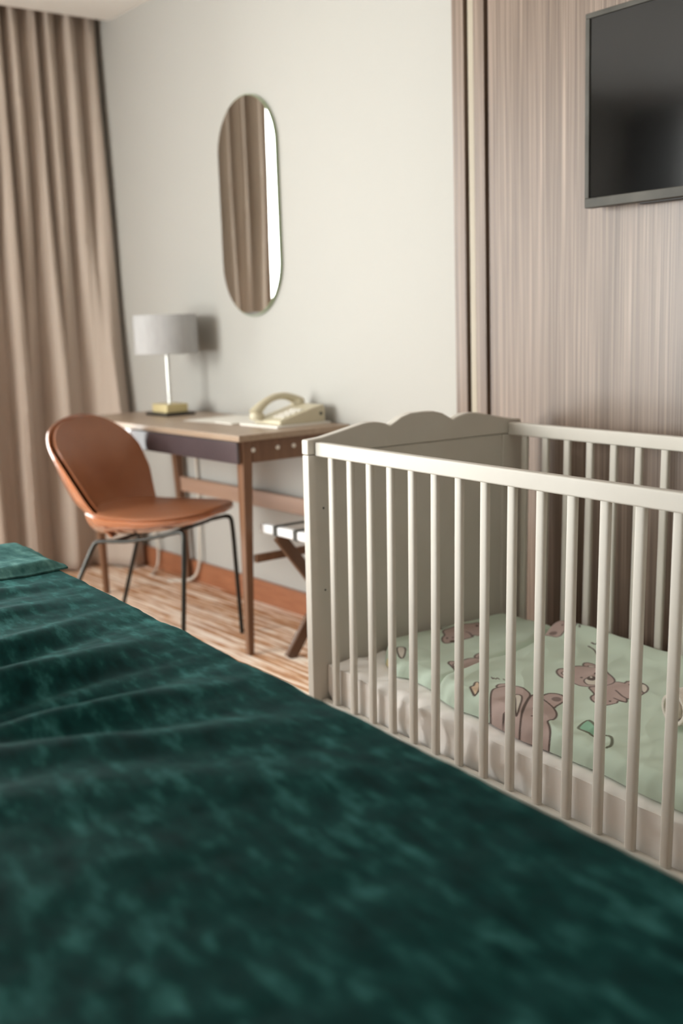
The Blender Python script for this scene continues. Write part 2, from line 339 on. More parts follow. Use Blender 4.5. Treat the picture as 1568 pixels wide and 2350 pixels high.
# ------------------------------------------------------------------ curtain
RTOP = [-.42, -.30, -.19, -.08, .02, .11, .20, .28, .357, .445, .52, .62, .72, .82]
RLOW = [-.46, -.22, -.04, .12, .275, .475, .68, .86]
def phase(y, RID=RTOP):
    for i in range(len(RID)-1):
        if y <= RID[i+1]: return i + (y-RID[i])/(RID[i+1]-RID[i])
    return len(RID)-1
def curtain_fn(u, v):
    y = -.165 + u*(.762+.165); z = .012 + v*2.60
    k = min(1, z/2.6); warp = .022*math.sin(z*1.3+y*5)*(1-k)
    ph = phase(y + warp*.6); i = int(ph)
    h = [.9, 1.1, .8, 1.15, .85, 1.2, 1.0, 1.15, .8, 1.1, 1.0, .8, .9, 1][i % 13]
    amp = .038*h
    c = math.cos(2*PI*ph); c = math.copysign(abs(c)**.8, c)
    p2 = phase(y + warp*.6, RLOW); a2 = [.058, .05, .062, .048, .055, .05][int(p2) % 6]; c2 = math.cos(2*PI*p2) + .18*math.cos(4*PI*p2+1)
    bl = smooth01((1.95-z)/1.3)
    x = -2.655 + amp*c*(1-bl*.85) + a2*c2*bl*.95 + .008*nz(y*9, z*1.1, 3) + .003*nz(y*25, z*3, 9)
    pinch = smooth01((k-.9)/.1); x -= .01*pinch*math.sin(2*PI*ph*3)
    x += .20*smooth01((y-.50)/.24)*(1-k)**1.5*.9
    return (x, min(y + .012*math.sin(2*PI*ph)*(1-.4*k), .752 if z < .13 else .764), z)
o = MB().grid(420, 60, curtain_fn).build('curtain', 'curtain', smooth=True, solid=.003)
tag(o, 'floor-length taupe curtain hanging in deep folds in the corner', 'curtain')
# ------------------------------------------------------------------ oval mirror
t = thing('wall_mirror', 'tall pill-shaped frameless mirror on the cream wall above the desk', 'mirror', (-1.462, .775, 1.566))
def pill(w, h, n=28):
    r = w/2; pts = []
    for k in range(n+1): a = PI*k/n; pts.append((r*math.cos(a), h/2-r+r*math.sin(a)))
    for k in range(n+1): a = PI+PI*k/n; pts.append((r*math.cos(a), -h/2+r+r*math.sin(a)))
    return pts
MB().prism(pill(.402, .822), 'y', -.012, 0).build('backing', 'mirror_edge', t)
MB().prism(pill(.394, .814), 'y', -.015, -.0121).build('mirror_glass', 'mirror', t)
# ------------------------------------------------------------------ television
t = thing('television', 'flat black television on the laminate wall above the cot', 'television', (.229, .70, 1.395))
w_, h_ = .86, .477
f = MB().box(0,w_,0,.03,0,.024).box(0,w_,0,.03,h_-.013,h_).box(0,.014,0,.03,.024,h_-.013).box(w_-.014,w_,0,.03,.024,h_-.013)
f.build('bezel', 'tv_frame', t, bevel=.0015)
MB().box(.0142,w_-.0142,.004,.008,.0242,h_-.0132).build('screen', 'tv_screen', t)
MB().box(.01,w_-.01,.012,.032,.01,h_-.01).box(.15,w_-.12,.030,.05,-.004,.33).build('housing', 'black', t, bevel=.003)
MB().box(.33,.53,.0505,.056,.1,.3).build('wall_bracket', 'black_metal', t)
# ------------------------------------------------------------------ writing desk
t = thing('writing_desk', 'brown wooden writing desk with a dark drawer against the cream wall', 'desk', (-1.5, .5, 0))
def D(x0,x1,y0,y1,z0,z1): return (x0+1.5,x1+1.5,y0-.5,y1-.5,z0,z1)
MB().box(*D(-2.13,-.865,.294,.757,.745,.766)).build('desktop', 'oak_top', t, bevel=.002)
MB().box(*D(-.918,-.895,.365,.72,.668,.7445)).build('side_apron', 'oak', t, bevel=.002)
MB().box(*D(-2.11,-2.09,.365,.72,.668,.7445)).build('side_apron', 'oak', t, bevel=.002)
MB().box(*D(-2.09,-.918,.72,.74,.668,.7445)).build('back_apron', 'oak', t, bevel=.002)
MB().box(*D(-2.10,-.918,.732,.75,.408,.472)).build('back_stretcher', 'oak_pale', t, bevel=.003)
MB().box(*D(-.913,-.893,.36,.735,.325,.352)).build('side_stretcher', 'oak', t, bevel=.003)
MB().box(*D(-2.10,-1.665,.306,.325,.672,.7445)).build('front_panel', 'white_gloss', t, bevel=.003)  # plain white panel left of the dark drawer
dr = MB().box(*D(-1.655,-.898,.304,.316,.668,.741)).build('drawer', 'plum', t, bevel=.003)
MB().box(*D(-1.648,-.902,.3165,.345,.672,.740)).build('drawer_box', 'oak', dr, bevel=.001)
for (xt, yt), (xb, yb) in (((-.915,.345),(-.925,.335)), ((-2.10,.345),(-2.105,.365)), ((-.915,.735),(-.925,.738)), ((-2.10,.735),(-2.045,.738))):
    MB().taper((xb+1.5, yb-.5, 0), .0115, .0115, (xt+1.5, yt-.5, .7445), .021, .02).build('leg', 'oak', t, bevel=.003)
for y in (.366, .465, .532):
    MB().tube([(-.8955+1.5, y-.5, .711), (-.8915+1.5, y-.5, .711)], .0075, 16).build('cover_cap', 'paper', t)
# things on the desk
t = thing('table_lamp', 'table lamp with grey drum shade on the desk by the curtain', 'lamp', (-1.865, .595, .766))
MB().box(-.088,.088,-.068,.068,0,.011).build('base_plate', 'black', t, bevel=.002)
MB().box(-.062,.062,-.05,.05,.0112,.046).build('base_block', 'brass', t, bevel=.003)
MB().tube([(0,0,.0462),(0,0,.300)], .0085, 20).build('pole', 'chrome', t, smooth=True)
MB().lathe([(.127,.250),(.124,.252),(.124,.406),(.127,.408),(.129,.405),(.1295,.252)], n=72, closed=True).build('lamp_shade', 'shade', t, smooth=True)
sp = MB()
for k in range(3):
    a = 2*PI*k/3; sp.tube([(0,0,.298),(.123*math.cos(a), .123*math.sin(a), .298)], .002, 6)
sp.build('shade_ring', 'chrome', t)
def paper(name, label, cx, cy, w, h, rz, z=.7662, th=.0025, group=None):
    o = MB().box(-w/2,w/2,-h/2,h/2,0,th).build(name, 'paper', bevel=.0008); o.location = (cx, cy, z); o.rotation_euler = (0,0,rz)
    return tag(o, label, 'paper', group)
paper('paper_sheet', 'flat white sheet lying on the desk nearest the lamp', -1.46, .62, .21, .27, .12, th=.0012)
paper('notepad', 'thin white pad on the desk between the lamp sheet and the telephone', -1.29, .60, .13, .20, -.06, th=.004)
paper('folder', 'flat white folder under the ivory telephone', -1.075, .625, .235, .235, .02, th=.007)
# telephone, its keypad towards the room, lying on the folder
t = thing('telephone', 'ivory desk telephone with curved handset lying on a white folder', 'telephone', (-1.06, .635, .7735))
prof = [(-.10, .0), (-.10, .014), (-.085, .020), (.055, .056), (.092, .062), (.098, .050), (.098, .0)]
MB().prism(prof, 'x', -.075, .085).build('body', 'ivory', t, bevel=.005, seg=3)
kp = MB()
sl = (.056-.020)/(.055+.085)
for i in range(4):
    for j in range(3):
        y = -.065+i*.024; x = .012+j*.022; z = .020+(y+.085)*sl
        kp.add([(x+a*.007, y+b*.007, z+b*.007*sl+c) for c in (0, .004) for a, b in ((-1,-1),(1,-1),(1,1),(-1,1))],
               [(0,3,2,1),(4,5,6,7),(0,1,5,4),(1,2,6,5),(2,3,7,6),(3,0,4,7)])
kp.build('keypad', 'paper', t)
MB().tube([(.0848,.078,.030),(.0868,.078,.030)], .006, 14).build('socket', 'black', t)
hp = []
rs = []
for k in range(17):
    u = k/16; hp.append((-.048, -.118+u*.20, .026+.054*math.sin(PI*min(1, u*.93+.03))**.75 + .024*u)); rs.append(.0125+.011*abs(2*u-1)**3)
hs = MB().tube(hp, rs, 16).build('handset', 'ivory', t, smooth=True)
for y, z in ((-.108, .028), (.072, .066)):
    MB().lathe([(.0,-.012),(.024,-.012),(.027,.0),(.022,.012),(.0,.014)], (-.048, y, z), 24).build('earpiece', 'ivory', hs, smooth=True)
cc = MB()
cc.tube([(-.05+.006*math.cos(k*1.1), -.10-.03*math.sin(k/60*PI), .008+.006*math.sin(k*1.1)+.0) if 0 else (-.085-.02*math.sin(k/70*PI)+.005*math.cos(k*1.3), -.10+k*.0022, .009+.005*math.sin(k*1.3)) for k in range(71)], .0017, 6)
cc.build('coiled_cord', 'ivory', t, smooth=True)
# cords hanging below the desk
cd1 = MB().tube([(-2.33,.752,.30),(-2.37,.752,.23),(-2.385,.750,.185),(-2.345,.748,.14),(-2.33,.745,.09),(-2.335,.74,.03),(-2.31,.71,.008),(-2.25,.66,.006)], .006, 8, smooth=3).build('power_cord', 'cord', smooth=True)
tag(cd1, 'white power cord hanging down the wall beside the curtain', 'cord')
cd2 = MB().tube([(-1.985,.757,.74),(-1.97,.763,.6),(-1.962,.764,.40),(-1.96,.754,.20),(-1.96,.748,.08),(-1.99,.735,.02),(-2.05,.70,.007),(-2.10,.66,.006)], .006, 8, smooth=3).build('power_cord', 'cord', smooth=True)
tag(cd2, 'pale cord dropping from the desk top to the floor behind the chair', 'cord')
# ------------------------------------------------------------------ upholstered chair
t = thing('desk_chair', 'tan leather chair with a rounded back and black metal legs', 'chair', (C_CH := (2.1645+.937*(-1.542-2.1645), -1.6118+.937*(.2735+1.6118), .0711)), math.radians(28)); t.scale = (.937,)*3
ZT = [(.36,.13),(.40,.165),(.44,.185),(.50,.212),(.58,.24),(.66,.252),(.72,.243),(.75,.220),(.775,.17),(.79,.11),(.80,.0)]
XC = [(.36,-.06),(.40,-.105),(.44,-.135),(.50,-.18),(.58,-.213),(.66,-.243),(.72,-.262),(.76,-.272),(.80,-.277)]
CU = [(.36,.02),(.44,.075),(.50,.088),(.58,.088),(.66,.072),(.72,.042),(.77,.012),(.80,.0)]
def sm(tab, z, h=.012): return (lerp_tab(tab, z-h)+lerp_tab(tab, z)*2+lerp_tab(tab, z+h))/4
def halfw(z, ztop, z0=.36):
    zz = min(z, .80)
    if z > .66: return .252*math.sqrt(max(0, 1-((z-.66)/(ztop-.66))**2.3))
    return sm(ZT, z)
def back_sheet(z0, ztop, off, wadd, nu=60, nv=41):
    def fn(u, v):
        z = z0 + (ztop-z0)*(1-(1-u)**1.6); a = 2*v-1
        w = max(halfw(z, ztop) + wadd*smooth01((ztop-z)/.05), .0005)
        x = sm(XC, z) + sm(CU, z)*abs(a)**2.2 + off
        return (x, a*w, z)
    return fn
def thick_sheet(fn, nu, nv, th):
    """closed pad: front sheet fn, back sheet pushed towards -x by th(u, v)"""
    m = MB(); m.grid(nu, nv, fn)
    m.grid(nu, nv, lambda u, v: (lambda p: (p[0]-th(u, v), p[1], p[2]-.25*th(u, v)))(fn(u, v)))
    o = nu*nv; B = [i*nv for i in range(nu)] + [(nu-1)*nv+j for j in range(1, nv)] + [i*nv+nv-1 for i in range(nu-2, -1, -1)] + [j for j in range(nv-2, 0, -1)]
    m.f += [(B[k], B[(k+1) % len(B)], B[(k+1) % len(B)]+o, B[k]+o) for k in range(len(B))]
    return m
def rim(u, v, p=.35): return max(1e-3, (1-abs(2*v-1)**4)*(1-u**8))**p
pad = thick_sheet(back_sheet(.45, .797, .014, -.012), 60, 41, lambda u, v: .012+.0*rim(u, v))
bk = pad.build('backrest', 'leather', t, smooth=True, subsurf=0)
def shell_th(u, v):
    a = abs(2*v-1); return .005 + .072*(1-a**3.2)**.75*(1-u**2.2)*(.45+.55*smooth01(u/.25))
sh = thick_sheet(back_sheet(.362, .805, 0, .006), 70, 45, shell_th)
sh.build('back_shell', 'leather_shell', t, smooth=True)
SX = [(-.14,.165),(-.08,.205),(0,.228),(.1,.243),(.2,.240),(.27,.218),(.32,.175),(.355,.11),(.375,.0)]
SXs = lambda x: .243*math.sqrt(max(0, 1-((x-.12)/.232)**2.6)) if x > .12 else sm(SX, x)
TOPZ = [(-.14,.462),(0,.452),(.15,.452),(.3,.458),(.375,.466)]
BOTZ = [(-.14,.352),(-.05,.357),(.05,.368),(.15,.384),(.25,.410),(.33,.440),(.375,.464)]
def seat_mesh(lo, hi, ws=1, wb=.78, n=56, k=48):
    """closed loft: k points round each section"""
    m = MB(); vs = []; fs = []
    for i in range(n):
        u = i/(n-1); x = -.14 + (.491)*(1-(1-u)**1.5); w = max(SXs(x), .001)*ws
        zt, zb = hi(x), lo(x)
        for q in range(k):
            a = 2*PI*q/k; c, s_ = math.cos(a), math.sin(a)
            if s_ >= 0: y = w*c; z = zt + (.014*s_**.8)*(1 if w > .03 else w/.03)
            else:
                f = (-s_)**.85; y = w*c*(1-(1-wb)*f*.5); z = zt + (zb-zt)*f
            vs.append((x, y, z))
    for i in range(n-1):
        for q in range(k): fs.append((i*k+q, i*k+(q+1)%k, (i+1)*k+(q+1)%k, (i+1)*k+q))
    fs.append(tuple(range(k))[::-1]); fs.append(tuple((n-1)*k+q for q in range(k)))
    return m.add(vs, fs)
seat_mesh(lambda x: lerp_tab(BOTZ, x)+.006, lambda x: sm(TOPZ, x), .97).build('seat', 'leather', t, smooth=True)
seat_mesh(lambda x: sm(BOTZ, x)-.003, lambda x: sm(TOPZ, x)-.012, 1.0, .70).build('seat_shell', 'leather_shell', t, smooth=True)
fr = MB()
for s_ in (-1, 1):
    fr.tube([(-.085, .15*s_, .347), (.02, .155*s_, .353), (.12, .16*s_, .368), (.27, .165*s_, .404)], .0075, 12)
fr.tube([(-.03,-.152,.349),(-.03,.152,.349)], .0075, 12).tube([(.19,-.16,.382),(.19,.16,.382)], .0075, 12)
fr.build('seat_frame', 'black_metal', t, smooth=True)
for s_ in (-1, 1):
    MB().tube([(.262, .1645*s_, .4025), (.284, .167*s_, .402), (.290, .172*s_, .378), (.288, .19*s_, .18), (.284, .216*s_, -.0735)], .0085, 12, smooth=2).build('leg', 'black_metal', t, smooth=True)
    MB().tube([(-.075, .15*s_, .3475), (-.108, .15*s_, .345), (-.13, .153*s_, .318), (-.20, .18*s_, .16), (-.298, .216*s_, -.0735)], .0085, 12, smooth=2).build('leg', 'black_metal', t, smooth=True)
# ------------------------------------------------------------------ folding luggage rack
t = thing('luggage_rack', 'folding wooden luggage rack with black straps between desk and cot', 'luggage rack', (-.63, .57, 0))
def rail(y): return MB().bar((-.285 if y < 0 else -.255, y, .440), (.285, y, .440), .026, .030)
rail(-.165).build('rail', 'white_gloss', t, bevel=.004)
rail(.155).build('rail', 'white_gloss', t, bevel=.004)
for x in (-.175, .245):
    MB().bar((x-.012, -.168, .424), (x-.012, .158, 0.0), .042, .020, (1,0,0)).build('leg', 'rack_wood', t, bevel=.003)
    MB().bar((x+.010, .158, .424), (x+.010, -.158, 0.0), .042, .020, (1,0,0)).build('leg', 'rack_wood', t, bevel=.003)
    MB().tube([(x-.024, -.004, .212), (x+.022, -.004, .212)], .006, 12).build('pivot', 'chrome', t)
MB().bar((-.165, .125, .04), (.245, .125, .04), .02, .03).build('crossbar', 'rack_wood', t, bevel=.003)
for x in (-.19, -.075, .04, .155, .255):
    m = MB(); w = .011
    loop = [(-.181,.424),(-.181,.457),(-.17,.4585),(.16,.4585),(.171,.457),(.171,.424),(.168,.4225),(.139,.4225),(.139,.424),(.1685,.4265),(.1685,.4545),(-.1785,.4545),(-.1785,.4265),(-.149,.424),(-.149,.4225),(-.178,.4225)]
    m.prism(loop, 'x', x-w, x+w)
    m.build('strap', 'webbing', t)
# ------------------------------------------------------------------ cot
RZ = -.0707; LEAN = .0245
cot = thing('baby_cot', 'white slatted wooden baby cot with a scalloped end board', 'cot', (0, 0, 0), RZ)
def lean(mb):
    mb.v = [(x + LEAN*(z-.03), y, z) for x, y, z in mb.v]; return mb
def cbuild(mb, name, m='crib', parent=None, **k): return lean(mb).build(name, m, parent or cot, **k)
SC = [(-.031,.836),(-.022,.837),(.013,.840),(.059,.849),(.102,.858),(.137,.865),(.155,.867),(.172,.867),(.190,.865),(.207,.861),(.217,.857),(.225,.853),(.234,.858),(.261,.873),(.293,.881),(.331,.882)]
SC = SC + [(.662-y, z) for y, z in SC[::-1][1:]]
# the far half follows the same curve, mirrored, so the board is symmetric
def end_board(x0):
    e = bpy.data.objects.new('end_panel', None); COL.objects.link(e); e.parent = cot; e['label'] = 'scalloped end board'
    poly = [(-.031, .799)] + SC + [(.693, .799)]
    poly = [(y, z) for y, z in poly if y <= .693]
    cbuild(MB().prism(poly, 'x', x0, x0+.029), 'top_board', parent=e, bevel=.0035, seg=3)
    for y0, y1 in ((-.030, .032), (.618, .692)):
        cbuild(MB().box(x0+.001, x0+.029, y0, y1, .0, .7975), 'stile', parent=e, bevel=.003, seg=3)
    cbuild(MB().box(x0+.005, x0+.0245, .0325, .6175, .07, .7975), 'board', parent=e)
    for y in (.012,):
        for z in (.445, .66): cbuild(MB().tube([(x0+.028, y, z), (x0+.0297, y, z)], .0028, 10), 'screw_hole', 'black', e)
end_board(-.080); end_board(1.20)
NS = 15; PITCH = .0816
def side(y, far=0):
    cbuild(MB().box(-.0505, 1.1995, y-.011, y+.011, .795, .830), 'top_rail', bevel=.004, seg=3)
    cbuild(MB().box(-.0505, 1.1995, y-.011, y+.011, .110, .153), 'bottom_rail', bevel=.004, seg=3)
    for i in range(NS-1 if 0 else NS):
        x = i*PITCH
        def oval(z, lx): return [(x+.0105+.0112*math.copysign(abs(math.cos(a))**.62, math.cos(a))+lx*0, y+.0068*math.copysign(abs(math.sin(a))**.62, math.sin(a)), z) for a in [2*PI*k/20 for k in range(20)]]
        vs = oval(.1525, 0)+oval(.7955, 0)
        fs = [tuple(range(20))[::-1], tuple(range(20, 40))]+[(k, (k+1)%20, 20+(k+1)%20, 20+k) for k in range(20)]
        cbuild(MB().add(vs, fs), 'slat', smooth=True)
side(0.0); side(.645)
cbuild(MB().box(-.0505, 1.1995, .0115, .6335, .112, .130), 'base_board')
# mattress in its loose sheet
def rounded(x0,x1,y0,y1,z0,z1,r,step,fn):
    m = MB(); cx, cy, cz = (x0+x1)/2, (y0+y1)/2, (z0+z1)/2; hx, hy, hz = (x1-x0)/2, (y1-y0)/2, (z1-z0)/2
    def place(x, y, z):
        c = Vector((max(-hx+r, min(hx-r, x)), max(-hy+r, min(hy-r, y)), max(-hz+r, min(hz-r, z))))
        d = Vector((x, y, z))-c
        n = d.normalized() if d.length > 1e-9 else Vector((0,0,1))
        p = c + n*r if d.length > 1e-9 else Vector((x,y,z))
        p = fn(Vector((p.x+cx, p.y+cy, p.z+cz)), n); return tuple(p)
    nx, ny, nzz = [max(3, int(2*h/step)+1) for h in (hx, hy, hz)]
    L = lambda i, n, h: -h+2*h*i/(n-1)
    for s_ in (-1, 1):
        m.grid(nx, ny, lambda u, v: place(-hx+2*hx*u, -hy+2*hy*v, s_*hz))
        m.grid(nx, nzz, lambda u, v: place(-hx+2*hx*u, s_*hy, -hz+2*hz*v))
        m.grid(ny, nzz, lambda u, v: place(s_*hx, -hy+2*hy*u, -hz+2*hz*v))
    return m
def ridged(v): return 1-abs(v)*2
PF = [(-.045,.205),(.0,.165),(.06,.120),(.117,.096),(.165,.080),(.19,.096),(.25,.092),(.31,.086),(.42,.10)]
QF = [(.2,.075),(.33,.068),(.38,.056),(.43,.046),(.50,.056),(.58,.044),(.654,.034),(.73,.038),(.87,.042),(1.0,.028),(1.2,.03)]
def sheet_fn(p, n):
    x, y, z = p; side_ = abs(n.y); left = smooth01((.35-x)/.35)
    wx = x+.05*nz(x*3, z*6, 8); a = ridged(nz(wx*8+z*7, y*3, z*5+4)); b = ridged(nz(wx*4.3-z*11+7, y*4, z*4)); c = nz(x*19, y*9, z*14)
    hang = (.0068*a*abs(a) + .0125*b*abs(b) + .0035*c)*(.35+.65*side_)*(1+.9*left)
    bulge = .010*left*ridged(nz(x*9+3, 1.7, z*6))*side_
    if n.z < -.5: hang = bulge = 0
    q = p + n*(hang+bulge)
    if n.z > .5:
        vis = 1-smooth01((y-sm(PF if x < .33 else QF, x)+.012)/.02)
        q.z = min(p.z + vis*(.006*nz(x*9, y*6, 5) + .005*ridged(nz(x*6+1, y*11, 2))*(.4+left)), p.z+.008) - .002
    q.y = min(max(q.y, .0135), .630); q.x = min(max(q.x, -.0485), 1.195)
    return q
mt = thing('cot_mattress', 'cot mattress under a loosely crumpled white sheet', 'mattress', (0,0,0), RZ)
lean(MB().box(-.035, 1.18, .04, .605, .1305, .235)).build('mattress_core', 'mattress_side', mt)
lean(rounded(-.046, 1.19, .021, .625, .1302, .248, .022, .0075, sheet_fn)).build('fitted_sheet', 'sheet', mt, smooth=True, weld=True)
